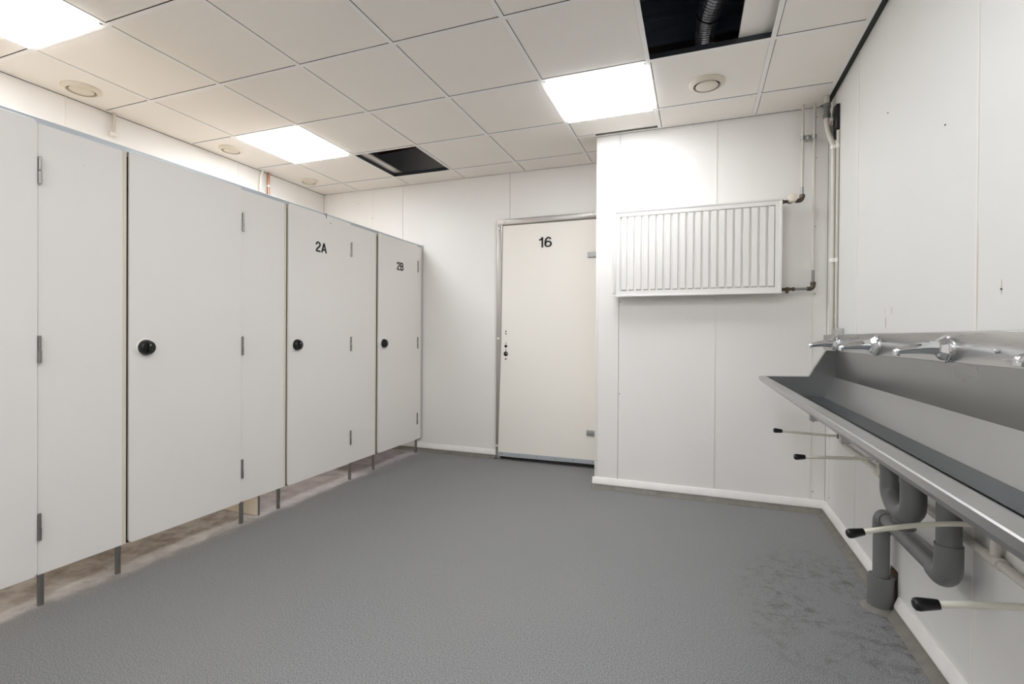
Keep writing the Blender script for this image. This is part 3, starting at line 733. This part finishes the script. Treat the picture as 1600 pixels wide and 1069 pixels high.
TAPS = [(3.236, 'chrome tap farthest along the trough, by the corner conduits'), (2.580, 'second chrome tap from the far end of the trough'),
        (1.925, 'third chrome tap from the far end, largest seen in full'), (1.272, 'chrome tap cut off by the right edge of the photo')]
for y, lab in TAPS:
    t = thing('tap', lab, 'tap', (.735, y, 1.083), 'chrome taps on the wash trough')
    c = (.735, y, 1.084)
    MB().lathe(c, (-1, 0, 0), [(0, .0425), (.004, .044), (.010, .044), (.013, .041)], 32).build('rosette_ring', 'chrome', t, smooth=True)
    MB().lathe(c, (-1, 0, 0), [(.011, .0405), (.015, .0400), (.029, .0285), (.032, .0215)], 8, math.pi/8).build('rosette', 'chrome', t)
    sp_ = MB().tube([(.712, y, 1.0855), (.690, y, 1.0865), (.665, y, 1.0855), (.635, y, 1.081), (.612, y, 1.077), (.603, y, 1.0745), (.598, y, 1.070)], [.0230, .0200, .0180, .0145, .0120, .0110, .0090], 16)
    b_ = sp_.build('spout', 'chrome', t, smooth=True)
    MB().lathe((.600, y, 1.079), (-.12, 0, -1), [(0, .0095), (.006, .0108), (.009, .0108), (.0095, .0098), (.0105, .0098), (.011, .0108), (.019, .0105), (.0195, .007)], 16).build('nozzle', 'chrome', b_, smooth=True)
    MB().raw([(.682, y-.006, 1.1072), (.682, y+.006, 1.1072), (.632, y+.0045, 1.0958), (.632, y-.0045, 1.0958), (.688, y-.005, 1.099), (.688, y+.005, 1.099), (.636, y+.004, 1.088), (.636, y-.004, 1.088)],
             [(0, 1, 2, 3), (4, 7, 6, 5), (0, 4, 5, 1), (2, 6, 7, 3), (0, 3, 7, 4), (1, 5, 6, 2)]).build('spout_groove', 'hinge', b_, bevel=.001)

LEV = [([(.745, 3.225, .570), (.70, 3.23, .568), (.56, 3.236, .572), (.452, 3.236, .5755)], 'white lever with black grip under the far end of the trough'),
       ([(.745, 2.58, .590), (.68, 2.58, .585), (.55, 2.58, .578), (.452, 2.58, .5715)], 'second white lever with black grip from the far end of the trough'),
       ([(.745, 1.752, .595), (.66, 1.735, .592), (.56, 1.715, .578), (.445, 1.70, .550)], 'bowed white lever with black grip in front of the grey drain pipes'),
       ([(.745, 1.27, .592), (.65, 1.27, .587), (.55, 1.27, .576), (.462, 1.27, .5605)], 'nearest white lever with black grip, low at the right edge')]
for pth, lab in LEV:
    t = thing('tap_lever', lab, 'lever', pth[0], 'knee levers under the wash trough')
    sm = spline(pth, 6)
    MB().tube(sm, .0072, 14).build('rod', 'rod', t, smooth=True)
    e = Vector(pth[-1]); d = (Vector(pth[-1])-Vector(pth[-2])).normalized()
    MB().lathe(e-d*.012, d, [(0, .0095), (.002, .0102), (.026, .0128), (.036, .0138), (.043, .0122), (.0465, .007), (.047, .001)], 22).build('grip', 'black', t, smooth=True, label='black grip')
    MB().lathe(Vector(pth[0])-Vector((.012, 0, 0)), (1, 0, 0), [(0, .014), (.014, .018), (.035, .018)], 16).build('pivot', 'pipe_metal', t, smooth=True)

# supply pipe along the wall
su = thing('supply_pipe', 'cream water pipe along the wall below the trough', 'pipe', (.745, 2.0, .52))
MB().tube([(.749, TN, .512), (.749, 3.10, .535)]+arc((.749, 3.20, .536), (0, -1, 0), (0, 0, 1), .05)+[(.749, 3.20, .74)], .0125, 14).build('pipe_run', 'pipe', su, smooth=True)
for y in (2.58, 1.69, 1.27):
    MB().tube([(.749, y, .53), (.749, y, .59)], .011, 12).build('branch', 'pipe', su, smooth=True)
    MB().tube([(.749, y-.035, .523), (.749, y+.035, .524)], .0165, 14).build('tee_fitting', 'pipe', su, smooth=True)
for y in (2.9, 1.45): MB().lathe((.749, y, .525), (0, 1, 0), [(0, .017), (.02, .017)], 14).build('pipe_clip', 'white', su)

# ------------------------------------------------------------------ drain
dn = thing('drain_pipe', 'grey plastic drain with trap and standpipe below the trough', 'drain pipe', (.715, 2.44, 0))
R1 = .030
# U trap under the outlet
ub = [(.635, 1.885, .766), (.635, 1.885, .62)]+[(.635, 1.978-.093*math.cos(a), .600-.055*math.sin(a)) for a in [math.pi*k/12 for k in range(13)]]+[(.635, 2.071, .62), (.635, 2.071, .762)]
MB().tube(ub, .0345, 18).build('trap', 'pvc', dn, smooth=True)
for y in (1.885, 2.071): MB().tube([(.635, y, .66), (.635, y, .75)], .0365, 18).build('socket', 'pvc', dn, smooth=True)
MB().lathe((.635, 1.965, .513), (0, 0, -1), [(-.03, .028), (0, .028), (.001, .034), (.020, .034), (.022, .028)], 10).build('cleanout_cap', 'pvc', dn)
MB().tube([(.635, 2.071, .70)]+[(.66, 2.03, .742), (.685, 1.92, .745), (.690, 1.80, .742)], .024, 14).build('bridge_pipe', 'pvc', dn, smooth=True)
MB().tube([(.690, 1.795, .745), (.690, 1.795, .47)], .0305, 18).build('down_pipe', 'pvc', dn, smooth=True)
MB().tube([(.690, 1.795, .515), (.690, 1.795, .455)]+arc((.690, 1.795, .412), (0, 0, 1), (.03, 1, -.03), .045)+[(.694, 1.875, .411)], .0345, 18).build('elbow', 'pvc', dn, smooth=True)
MB().tube([(.692, 1.84, .412), (.716, 2.42, .388)], .0275, 18).build('cross_pipe', 'pvc', dn, smooth=True)
MB().tube([(.713, 2.36, .390)]+arc((.717, 2.445, .388), (-.03, -1, 0), (0, 0, -1), .040)+[(.717, 2.445, .31)], .0315, 18).build('elbow', 'pvc', dn, smooth=True)
MB().tube([(.717, 2.445, .35), (.717, 2.445, .05)], .0295, 18).build('standpipe', 'pvc', dn, smooth=True)
MB().lathe((.717, 2.447, .012), (0, 0, 1), [(0, .044), (.004, .046), (.105, .046), (.122, .048), (.124, .042), (.120, .030)], 24).build('floor_collar', 'pvc', dn, smooth=True)
MB().lathe((.717, 2.447, -.005), (0, 0, 1), [(0, .075), (.006, .068), (.014, .052), (.020, .047)], 24).build('floor_swelling', 'cove', dn, smooth=True)
